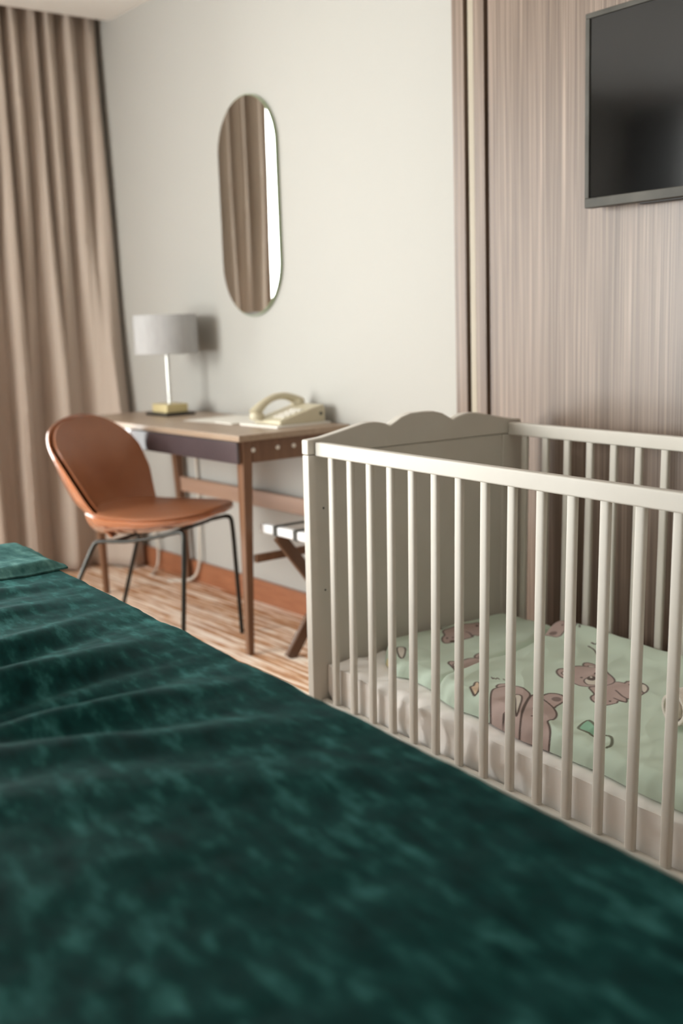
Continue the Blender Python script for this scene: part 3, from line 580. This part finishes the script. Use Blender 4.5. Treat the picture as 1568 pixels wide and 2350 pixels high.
# printed pillow and quilt
PRINT = [[0,"b","k",2.2,1,[[0.0053,0.3502],[-0.0011,0.3839],[-0.0041,0.4408],[0.0064,0.4616],[0.0041,0.4795],[0.0222,0.4798],[0.082,0.4279],[0.109,0.4007],[0.1107,0.3908],[0.0905,0.3924],[0.1111,0.3708],[0.115,0.344],[0.1079,0.3164],[0.1055,0.2942],[0.1013,0.2829],[0.0776,0.2922],[0.0561,0.3117],[0.0479,0.3282]]],[0,None,"k",2.2,0,[[0.0542,0.3948],[0.0754,0.3933],[0.1111,0.3708]]],[0,None,"k",2.0,0,[[-0.0075,0.3614],[-0.0181,0.3977],[-0.026,0.4232]]],[0,"k",None,0,1,[[0.0727,0.3189],[0.0759,0.3152],[0.0771,0.3122],[0.0752,0.3111],[0.0721,0.3119],[0.069,0.3137],[0.0657,0.3174],[0.0645,0.3204],[0.0655,0.3214],[0.0685,0.3206]]],[0,"k",None,0,1,[[0.0808,0.3315],[0.083,0.3287],[0.0841,0.3268],[0.0833,0.3247],[0.0802,0.3255],[0.0771,0.3273],[0.0739,0.33],[0.0737,0.333],[0.0746,0.3341],[0.0776,0.3343]]],[0,"k",None,0,1,[[0.1088,0.3175],[0.1122,0.3127],[0.1116,0.3067],[0.1079,0.3024],[0.102,0.301],[0.0969,0.3026],[0.0935,0.3074],[0.0941,0.3134],[0.0978,0.3177],[0.1027,0.3191]]],[0,"k",None,0,1,[[0.0284,0.4622],[0.0317,0.4584],[0.033,0.4545],[0.0311,0.4523],[0.0281,0.4531],[0.0229,0.4558],[0.0195,0.4605],[0.0183,0.4635],[0.0202,0.4656],[0.0232,0.4648]]],[0,"b","k",2,1,[[-0.0386,0.3321],[-0.0403,0.343],[-0.0329,0.3656],[-0.015,0.3669],[-0.0011,0.3558],[-0.0233,0.3432]]],[0,"b","k",2.2,1,[[0.2494,0.2011],[0.2409,0.2366],[0.2376,0.2554],[0.2592,0.275],[0.2839,0.2657],[0.3007,0.2418],[0.3116,0.2155],[0.3207,0.1851],[0.3165,0.1738],[0.3014,0.1607]]],[0,"b","k",2.4,1,[[0.2409,0.1795],[0.2307,0.1958],[0.2472,0.204],[0.3014,0.1607],[0.2852,0.1626],[0.2574,0.1726]]],[0,"w","k",1.8,1,[[0.2621,0.178],[0.2541,0.1914],[0.2673,0.1894],[0.2854,0.1736],[0.2777,0.17]]],[0,"b","k",2.2,1,[[0.2431,0.2618],[0.2257,0.2816],[0.2206,0.2963],[0.228,0.3049],[0.2463,0.3012],[0.2741,0.2771]]],[0,"w","k",1.6,1,[[0.2505,0.2714],[0.2406,0.2827],[0.243,0.2919],[0.2589,0.279]]],[0,"w","k",1.6,1,[[0.3179,0.1819],[0.3113,0.2045],[0.3007,0.2418],[0.3062,0.2483],[0.322,0.2233],[0.3145,0.2158],[0.3256,0.2005]]],[0,"w","k",2.2,1,[[0.3051,0.2642],[0.2879,0.2941],[0.2824,0.3157],[0.3018,0.3111],[0.3166,0.3001],[0.3258,0.2837],[0.3248,0.2696],[0.3151,0.2639]]],[0,"w","k",2.2,1,[[0.0549,0.1593],[0.0569,0.1735],[0.0697,0.1764],[0.0981,0.1573],[0.1314,0.1266],[0.1403,0.1142],[0.1136,0.1223]]],[0,"y",None,2,1,[[0.0321,0.1135],[0.0568,0.1183],[0.0868,0.1194],[0.129,0.0893],[0.1536,0.068],[0.1305,0.0684],[0.1002,0.0713]]],[0,None,"g",4.5,0,[[0.0923,0.0697],[0.1102,0.072],[0.1343,0.0707],[0.1586,0.0684]]],[1,"p","k",2.4,1,[[0.4467,0.0767],[0.438,0.0862],[0.4384,0.0952],[0.4233,0.1102],[0.4195,0.1209],[0.4275,0.1215],[0.4444,0.1087],[0.4703,0.0834],[0.4773,0.0699],[0.4736,0.0646]]],[1,None,"k",1.6,0,[[0.4066,0.1762],[0.4212,0.1682],[0.4103,0.1794],[0.4258,0.1735],[0.4149,0.1858],[0.4282,0.1817]]],[1,None,"k",1.6,0,[[0.4316,0.191],[0.4409,0.1866]]],[1,None,"k",1.6,0,[[0.3919,0.1571],[0.3959,0.1574]]],[1,"b","k",2.2,1,[[0.474,0.1298],[0.4588,0.1468],[0.4548,0.1605],[0.4701,0.1706],[0.4889,0.1609]]],[1,"b","k",2.2,1,[[0.5634,0.1552],[0.5664,0.1694],[0.6083,0.1584],[0.6382,0.1465],[0.6601,0.135],[0.6772,0.1201],[0.6919,0.0971],[0.6907,0.085],[0.6923,0.0771],[0.7133,0.0635],[0.7324,0.0479],[0.7438,0.0286],[0.7443,0.0216],[0.758,0.0126],[0.7498,0.001],[0.7289,-0.0005],[0.7036,0.0017],[0.6716,0.0155],[0.6399,0.0523],[0.6102,0.0893],[0.5803,0.1293]]],[1,"b","k",2.2,1,[[0.4846,0.1075],[0.4729,0.1307],[0.4829,0.1595],[0.5035,0.167],[0.5366,0.1663],[0.5625,0.1541],[0.5795,0.1273],[0.6084,0.0872],[0.6399,0.0523],[0.6716,0.0155],[0.6738,-0.0014],[0.6639,-0.0041],[0.6315,0.0006],[0.5996,0.0124],[0.5691,0.0323],[0.5288,0.0645]]],[1,"w","k",2,1,[[0.5374,0.1263],[0.5517,0.1363],[0.572,0.1187],[0.5994,0.0866],[0.63,0.0506],[0.6133,0.0605],[0.5628,0.108]]],[1,None,"k",2.2,0,[[0.5484,0.098],[0.566,0.0772],[0.6009,0.0506]]],[1,"k",None,0,1,[[0.594,0.0491],[0.5973,0.0453],[0.5985,0.0424],[0.5976,0.0413],[0.5945,0.0421],[0.5903,0.0448],[0.587,0.0486],[0.5848,0.0514],[0.5867,0.0536],[0.5897,0.0528]]],[1,"b","k",2.2,1,[[0.5721,0.1889],[0.5741,0.2031],[0.5893,0.2142],[0.6096,0.2116],[0.6235,0.1995],[0.6321,0.1761],[0.6376,0.1554],[0.6465,0.143],[0.628,0.1497],[0.58,0.1624]]],[1,"m",None,0,1,[[0.6158,0.195],[0.6214,0.1864],[0.622,0.1784],[0.6173,0.173],[0.6103,0.1725],[0.602,0.177],[0.5964,0.1856],[0.5958,0.1936],[0.6004,0.1989],[0.6084,0.1995]]],[1,None,"k",2.0,0,[[0.6167,0.1529],[0.6382,0.1465],[0.6644,0.1313]]],[1,None,"k",2,0,[[0.6253,0.1024],[0.6347,0.0981]]],[1,None,"k",2,0,[[0.6494,0.0741],[0.6548,0.0825]]],[1,None,"k",2.2,0,[[0.5929,0.0089],[0.609,0.008],[0.6305,0.0005]]],[1,None,"k",2,0,[[0.711,0.0113],[0.7197,0.0018]]],[1,None,"k",2,0,[[0.5723,0.0305],[0.6315,0.0006]]],[1,"t","g",3,1,[[0.7516,0.1024],[0.7321,0.1521],[0.7537,0.1446],[0.7904,0.1211],[0.818,0.099],[0.8207,0.0902],[0.7997,0.0897],[0.7732,0.0949]]],[1,None,"g",3.2,0,[[0.8212,0.1113],[0.829,0.1138],[0.8404,0.1086],[0.8588,0.0899],[0.8679,0.0745],[0.8665,0.0664]]],[1,"b","k",2,1,[[0.6174,0.3425],[0.6072,0.3728],[0.6353,0.3728],[0.6293,0.3864],[0.6343,0.4008],[0.6514,0.4],[0.6665,0.3981],[0.6799,0.394],[0.6979,0.3802],[0.7081,0.3629],[0.71,0.351],[0.7135,0.3302],[0.7203,0.3036],[0.7044,0.3025],[0.7195,0.2875],[0.719,0.2805],[0.699,0.2801],[0.7098,0.2688],[0.7065,0.2586],[0.7044,0.2464],[0.7011,0.2351],[0.681,0.2367],[0.6626,0.2414],[0.6458,0.2522],[0.639,0.2638],[0.6393,0.2738],[0.6175,0.2833],[0.5987,0.294],[0.6091,0.3168]]],[1,"w","k",2,1,[[0.665,0.392],[0.6707,0.3964],[0.6819,0.3932],[0.6979,0.3802],[0.7081,0.3629],[0.7098,0.353],[0.6976,0.3562]]],[1,"b","k",2,1,[[0.4756,0.4046],[0.4646,0.4189],[0.4647,0.4319],[0.4793,0.437],[0.5068,0.4309],[0.5197,0.4188],[0.4889,0.4156]]],[1,"b","k",2,1,[[0.4753,0.3525],[0.4677,0.375],[0.4756,0.4046],[0.4889,0.4156],[0.5137,0.4193],[0.5328,0.4187],[0.5587,0.4065],[0.5869,0.3904],[0.606,0.3747],[0.6152,0.3584],[0.6174,0.3425],[0.6059,0.3196],[0.6004,0.2992],[0.5881,0.2883],[0.569,0.2889],[0.5447,0.2922],[0.5259,0.3029]]],[1,"b","k",2.4,1,[[0.4683,0.3239],[0.456,0.3421],[0.4602,0.3534],[0.4751,0.3554],[0.5269,0.303],[0.5192,0.2984],[0.4988,0.304]]],[1,"w","k",1.8,1,[[0.4822,0.3259],[0.4803,0.3378],[0.4957,0.3338],[0.512,0.316],[0.4989,0.317]]],[1,"w","k",1.2,1,[[0.483,0.4132],[0.4804,0.422],[0.4932,0.4249],[0.5057,0.4188],[0.4979,0.4152]]],[1,"w","k",1.8,1,[[0.5608,0.3194],[0.5506,0.3367],[0.5493,0.3547],[0.5646,0.3648],[0.582,0.36],[0.5949,0.3479],[0.6031,0.3314],[0.5886,0.3094],[0.5766,0.3095]]],[1,"k",None,0,1,[[0.5662,0.3569],[0.5719,0.3473],[0.5725,0.3383],[0.5679,0.3329],[0.5599,0.3324],[0.5515,0.3378],[0.5458,0.3474],[0.5452,0.3564],[0.5498,0.3617],[0.5578,0.3623]]],[1,"w",None,0,1,[[0.5543,0.355],[0.5565,0.3522],[0.5577,0.3493],[0.5559,0.3471],[0.5538,0.348],[0.5506,0.3508],[0.5484,0.3536],[0.5472,0.3565],[0.5481,0.3576],[0.5511,0.3578]]],[1,"k",None,0,1,[[0.5404,0.339],[0.5416,0.3361],[0.5428,0.3332],[0.5409,0.332],[0.5389,0.3319],[0.5358,0.3337],[0.5336,0.3365],[0.5333,0.3395],[0.5352,0.3417],[0.5373,0.3408]]],[1,"k",None,0,1,[[0.5433,0.3833],[0.5466,0.3796],[0.5468,0.3756],[0.545,0.3734],[0.5419,0.3742],[0.5387,0.377],[0.5354,0.3808],[0.5352,0.3848],[0.5371,0.3859],[0.5401,0.3861]]],[1,None,"k",1.8,0,[[0.6516,0.3258],[0.6817,0.3109],[0.7066,0.2997]]],[1,None,"k",1.8,0,[[0.6814,0.2879],[0.7049,0.2815],[0.7208,0.2836]]],[1,None,"k",1.8,0,[[0.6353,0.3728],[0.6306,0.3815],[0.6281,0.3893]]],[1,"k",None,0,1,[[0.6511,0.3759],[0.6533,0.3731],[0.6534,0.3711],[0.6526,0.369],[0.6505,0.3699],[0.6474,0.3717],[0.6462,0.3746],[0.646,0.3766],[0.6469,0.3776],[0.6489,0.3778]]],[1,"k",None,0,1,[[0.6582,0.2611],[0.6593,0.2592],[0.6595,0.2562],[0.6586,0.2552],[0.6566,0.255],[0.6545,0.2569],[0.6533,0.2598],[0.6521,0.2617],[0.6541,0.2629],[0.6561,0.263]]],[1,"k",None,0,1,[[0.6918,0.2685],[0.694,0.2657],[0.6941,0.2637],[0.6932,0.2626],[0.6912,0.2625],[0.6881,0.2643],[0.6869,0.2662],[0.6867,0.2692],[0.6876,0.2702],[0.6896,0.2704]]],[1,"k",None,0,1,[[0.6865,0.3424],[0.6887,0.3395],[0.6889,0.3375],[0.688,0.3364],[0.686,0.3363],[0.6828,0.3381],[0.6816,0.341],[0.6815,0.343],[0.6823,0.3451],[0.6844,0.3442]]],[1,None,"k",2.4,0,[[0.3779,0.538],[0.393,0.5371],[0.3879,0.5528]]],[1,None,"k",2.4,0,[[0.3853,0.5185],[0.4086,0.5162],[0.4403,0.4933]]],[1,"b","k",1.8,1,[[0.1886,0.5637],[0.1941,0.5862],[0.2154,0.5967],[0.2281,0.6016],[0.2259,0.6185],[0.217,0.659],[0.2259,0.6746],[0.2529,0.6615],[0.2722,0.6438],[0.2818,0.6215],[0.2729,0.6058],[0.2618,0.607],[0.2791,0.5752],[0.2868,0.5506],[0.2754,0.5418],[0.2911,0.5189],[0.2893,0.5017],[0.2705,0.4984],[0.2576,0.4964],[0.2366,0.4959],[0.2076,0.5089],[0.1834,0.5393]]],[1,"b","k",1.8,1,[[0.1906,0.5077],[0.1791,0.529],[0.1934,0.525],[0.22,0.5038],[0.2301,0.4875],[0.2125,0.4953]]],[1,"m",None,0,1,[[0.2674,0.5272],[0.272,0.5195],[0.2725,0.5115],[0.2679,0.5062],[0.2599,0.5056],[0.2526,0.5101],[0.248,0.5178],[0.2475,0.5258],[0.2521,0.5311],[0.2601,0.5317]]],[1,"m",None,0,1,[[0.257,0.6458],[0.2626,0.6371],[0.2643,0.6282],[0.2596,0.6229],[0.2517,0.6223],[0.2422,0.6287],[0.2365,0.6383],[0.2359,0.6473],[0.2405,0.6526],[0.2485,0.6522]]],[1,"k",None,0,1,[[0.2442,0.5717],[0.2464,0.5688],[0.2466,0.5668],[0.2456,0.5658],[0.2437,0.5656],[0.2405,0.5674],[0.2393,0.5703],[0.2381,0.5733],[0.239,0.5743],[0.2421,0.5735]]],[1,"k",None,0,1,[[0.2869,0.5917],[0.2924,0.5851],[0.2947,0.5813],[0.2937,0.5802],[0.2895,0.5829],[0.2832,0.5875],[0.2787,0.5942],[0.2754,0.5989],[0.2763,0.6],[0.2805,0.5973]]],[1,None,"k",1.6,0,[[0.1917,0.5629],[0.1941,0.5862],[0.2145,0.5956]]],[1,"k",None,0,1,[[0.6219,0.6034],[0.6298,0.591],[0.6345,0.5823],[0.6326,0.5801],[0.6262,0.5857],[0.6164,0.596],[0.6075,0.6084],[0.6029,0.6171],[0.6048,0.6193],[0.6122,0.6138]]]]
BASE = np.array(srgb(204, 220, 203)[:3])
PC = {'b': srgb(186, 163, 156), 'k': srgb(86, 68, 60), 'w': srgb(222, 214, 202), 'p': srgb(232, 206, 178), 't': srgb(140, 188, 160), 'y': srgb(214, 200, 150), 'g': srgb(104, 108, 88), 'm': srgb(128, 108, 102)}
def paint(me, cloth, shift=0):
    n = len(me.vertices); co = np.empty(n*3); me.vertices.foreach_get('co', co); co = co.reshape(-1, 3)
    X = co[:, 0] - LEAN*(co[:, 2]-.03); Y = co[:, 1]
    col = np.tile(BASE, (n, 1))
    soft = .0011
    for cl, fill, outl, w, closed, pts in PRINT:
        if cl != cloth: continue
        P = np.array(pts)
        for _ in range(2):                                   # corner cutting for rounder outlines
            A_ = P; B_ = np.roll(P, -1, 0) if closed else P[1:]
            A2 = A_ if closed else A_[:-1]
            Q = np.empty((len(A2)*2, 2)); Q[0::2] = A2*.75+B_*.25; Q[1::2] = A2*.25+B_*.75
            P = Q if closed else np.vstack([P[:1], Q, P[-1:]])
        mg = .006; sel = np.where((X > P[:,0].min()-mg) & (X < P[:,0].max()+mg) & (Y > P[:,1].min()-mg) & (Y < P[:,1].max()+mg))[0]
        if not len(sel): continue
        x, y = X[sel], Y[sel]; d = np.full(len(sel), 9.); ins = np.zeros(len(sel), bool); m_ = len(P)
        for i in range(m_ if closed else m_-1):
            ax, ay = P[i]; bx_, by_ = P[(i+1) % m_]
            dx, dy = bx_-ax, by_-ay; L = dx*dx+dy*dy+1e-12
            tt = np.clip(((x-ax)*dx+(y-ay)*dy)/L, 0, 1)
            d = np.minimum(d, np.hypot(x-ax-tt*dx, y-ay-tt*dy))
            if closed:
                cr = ((ay > y) != (by_ > y)); den = (by_-ay) if abs(by_-ay) > 1e-12 else 1e-12
                ins ^= cr & (x < (bx_-ax)*(y-ay)/den+ax)
        if fill:
            a = np.clip(.5+np.where(ins, d, -d)/soft, 0, 1)[:, None]
            col[sel] = col[sel]*(1-a)+np.array(PC[fill][:3])*a
        if outl:
            a = np.clip((w/1000*1.0-d)/soft+.5, 0, 1)[:, None]
            col[sel] = col[sel]*(1-a)+np.array(PC[outl][:3])*a
    ca = me.color_attributes.new('print', 'FLOAT_COLOR', 'POINT')
    ca.data.foreach_set('color', np.hstack([col, np.ones((n, 1))]).ravel())
def cloth_pad(name, label, cat, xl, xr, yf, yb, base, thick, wob, nu, nv, cloth):
    """soft printed pad: sheet over the footprint xl..xr, yf..yb, edges rolled down to base"""
    def top(u, v):
        y_ = lerp_tab(((0, yf(.3)), (1, yb(.3))), v); x = xl(y_)+(xr(y_)-xl(y_))*u
        y = yf(x)+(yb(x)-yf(x))*v
        L = xr(y)-xl(y); Wd = yb(x)-yf(x)
        dx = min(u, 1-u)*L; dy = min(v, 1-v)*Wd; r = .030
        f = lambda q: math.sqrt(max(0, 1-(1-min(q/r, 1))**2))
        e = f(dx)*f(dy)
        return (x, y, base + thick(x, y)*e + wob(x, y)*(.25+.75*e))
    m = MB().grid(nu, nv, top)
    o = nu*nv; m.grid(nu, nv, lambda u, v: (lambda p: (p[0], p[1], base-.0005+.0*u))(top(u, v)))
    B = [i*nv for i in range(nu)] + [(nu-1)*nv+j for j in range(1, nv)] + [i*nv+nv-1 for i in range(nu-2, -1, -1)] + [j for j in range(nv-2, 0, -1)]
    m.f += [(B[k], B[(k+1) % len(B)], B[(k+1) % len(B)]+o, B[k]+o) for k in range(len(B))]
    ob = lean(m).build(name, 'mint', smooth=True); ob.rotation_euler = (0, 0, RZ)
    paint(ob.data, cloth); return tag(ob, label, cat)
def wobA(x, y): return .004*nz(x*9, y*9, 1)+.0025*nz(x*20, y*16, 4)
QL = [(.05,.345),(.086,.333),(.15,.318),(.41,.258),(.46,.25),(.58,.185),(.63,.18)]
cloth_pad('pillow', 'flat mint pillow with bear print at the head of the cot', 'pillow',
          lambda y: -.044, lambda y: sm(QL, y, .02)-.006, lambda x: sm(PF, x, .01), lambda x: .628 if x > 0 else .622,
          .2515, lambda x, y: .034, wobA, 190, 240, 0)
def wobB(x, y):
    front = smooth01((.25-y)/.2)
    return .007*nz(x*5, y*5, 11)+.0055*ridged(nz(x*8+y*6, y*4-x*2, 3))+.004*front*nz(x*16, y*5, 8)+.0015*nz(x*30, y*22, 2)
cloth_pad('quilt', 'mint quilt printed with brown bears spread over the cot mattress', 'quilt',
          lambda y: sm(QL, y, .02), lambda y: 1.185, lambda x: sm(QF, x, .02), lambda x: .630,
          .2525, lambda x, y: .040+.012*smooth01((.42-x)/.12)*smooth01((.35-y)/.2)+.016*smooth01((y-.5)/.1), wobB, 470, 300, 1)
# rolled plush cloth on the quilt
ax = Vector((.30, .95, 0)).normalized(); sd = Vector((ax.y, -ax.x, 0)); c0 = Vector((.888, .235, .3395))
m = MB(); nt_, nl = 90, 22
def roll(u, v, off=0):
    a = u*2*PI*2.15; r = .009+.033*u + off
    r *= 1+.05*nz(u*7, v*5, 2); k = .012*(1-u)*math.sin(u*9)
    sag = .86
    p = c0 + ax*(v*.20 + k + .006*nz(u*6, 0, 3)) + sd*(r*math.cos(a+.8)) + Vector((0,0,1))*(r*math.sin(a+.8)*sag)
    e = smooth01(min(v, 1-v)/.06); return p
rd = MB().grid(nt_, nl, lambda u, v: tuple(roll(u, v)))
o = rd.build('rolled_cloth', 'towel', smooth=True, solid=.0085); o.rotation_euler = (0,0,RZ)
tag(o, 'rolled cream plush cloth lying on the mint quilt', 'cloth')
# ------------------------------------------------------------------ big bed
bed = thing('bed', 'low upholstered bed under the teal spread', 'bed', (0,0,0), RZ)
MB().box(-.32, 1.90, -2.75, -.72, .06, .30).build('bed_base', 'bed_base', bed, bevel=.01)
MB().box(-.33, 1.91, -2.76, -.71, .301, .575).build('mattress', 'mattress_side', bed, bevel=.03, seg=4)
for x in (-.22, 1.8):
    for y in (-2.65, -.82): MB().lathe([(.02,0),(.028,.06)], (x, y, 0), 20).build('foot', 'black', bed)
RIDGES = [  # (x at y=-.70, x at y=-1.10, height, half width)
    (.60, .70, .020, .040), (.70, .765, -.010, .03), (.775, .83, -.016, .035), (.90, .875, .018, .04), (1.12, .97, .014, .05), (1.02, .92, -.008, .04),
    (.38, .50, .012, .035), (.47, .58, -.010, .03), (.24, .33, .010, .035), (.14, .20, -.008, .03), (.06, .10, .010, .03), (1.3, 1.12, .008, .06)]
def bed_z(x, y):
    z = 0; t_ = (y+.70)/(-.40)
    for a, b, h, w in RIDGES:
        xr = a+(b-a)*min(t_, 2.2)+.03*nz(y*4, a*9, 1); fade = .12+.85*smooth01(t_*1.2)
        z += 1.35*h*math.exp(-((x-xr)/w)**2)*fade
    z += (.008*nz(x*3, y*2.4, 7)+.0035*nz(x*8, y*4.5, 3))*(.3+.7*smooth01(t_*2))+.0016*nz(x*24, y*15, 5)+.0008*nz(x*60, y*40, 6)
    return z
def fold(s, a, b, r=.035):
    """position and drop for arclength s over an edge span a..b"""
    def one(e):                      # e: distance past the start of the bend
        if e < 0: return e, 0
        L = r*PI/2
        if e < L: return r*math.sin(e/r), r*(1-math.cos(e/r))
        return r, r+(e-L)
    if s > (a+b)/2: p, d = one(s-(b-r)); return (b-r)+p, d
    p, d = one((a+r)-s); return (a+r)-p, d
BX0, BX1, BY0, BY1 = -.375, 1.945, -2.80, -.660; DROP = .50; TOP = .604
def spread(u, v):
    s = BX0-DROP+(BX1-BX0+2*DROP)*u; q = BY0-.05+(BY1-BY0+.05+DROP)*v
    x, dx = fold(s, BX0, BX1); y, dy = fold(q, BY0-.6, BY1)
    d = max(dx, dy); t_ = smooth01(1-d/.06)
    hangx = smooth01((dy-.05)/.3)*.022*math.sin(s*17+nz(s*3,0,0)*3); hangy = smooth01((dx-.05)/.3)*.022*math.sin(q*17)
    return (x + (hangy if dx > 0 else 0)*(1 if x > 0 else -1), y + hangx, max(TOP - d + bed_z(x, y)*t_, .03))
o = MB().grid(430, 400, spread).build('bedspread', 'velvet', smooth=True, solid=.004); o.rotation_euler = (0,0,RZ)
tag(o, 'dark teal velvet bedspread draped over the bed in the foreground', 'bedspread')
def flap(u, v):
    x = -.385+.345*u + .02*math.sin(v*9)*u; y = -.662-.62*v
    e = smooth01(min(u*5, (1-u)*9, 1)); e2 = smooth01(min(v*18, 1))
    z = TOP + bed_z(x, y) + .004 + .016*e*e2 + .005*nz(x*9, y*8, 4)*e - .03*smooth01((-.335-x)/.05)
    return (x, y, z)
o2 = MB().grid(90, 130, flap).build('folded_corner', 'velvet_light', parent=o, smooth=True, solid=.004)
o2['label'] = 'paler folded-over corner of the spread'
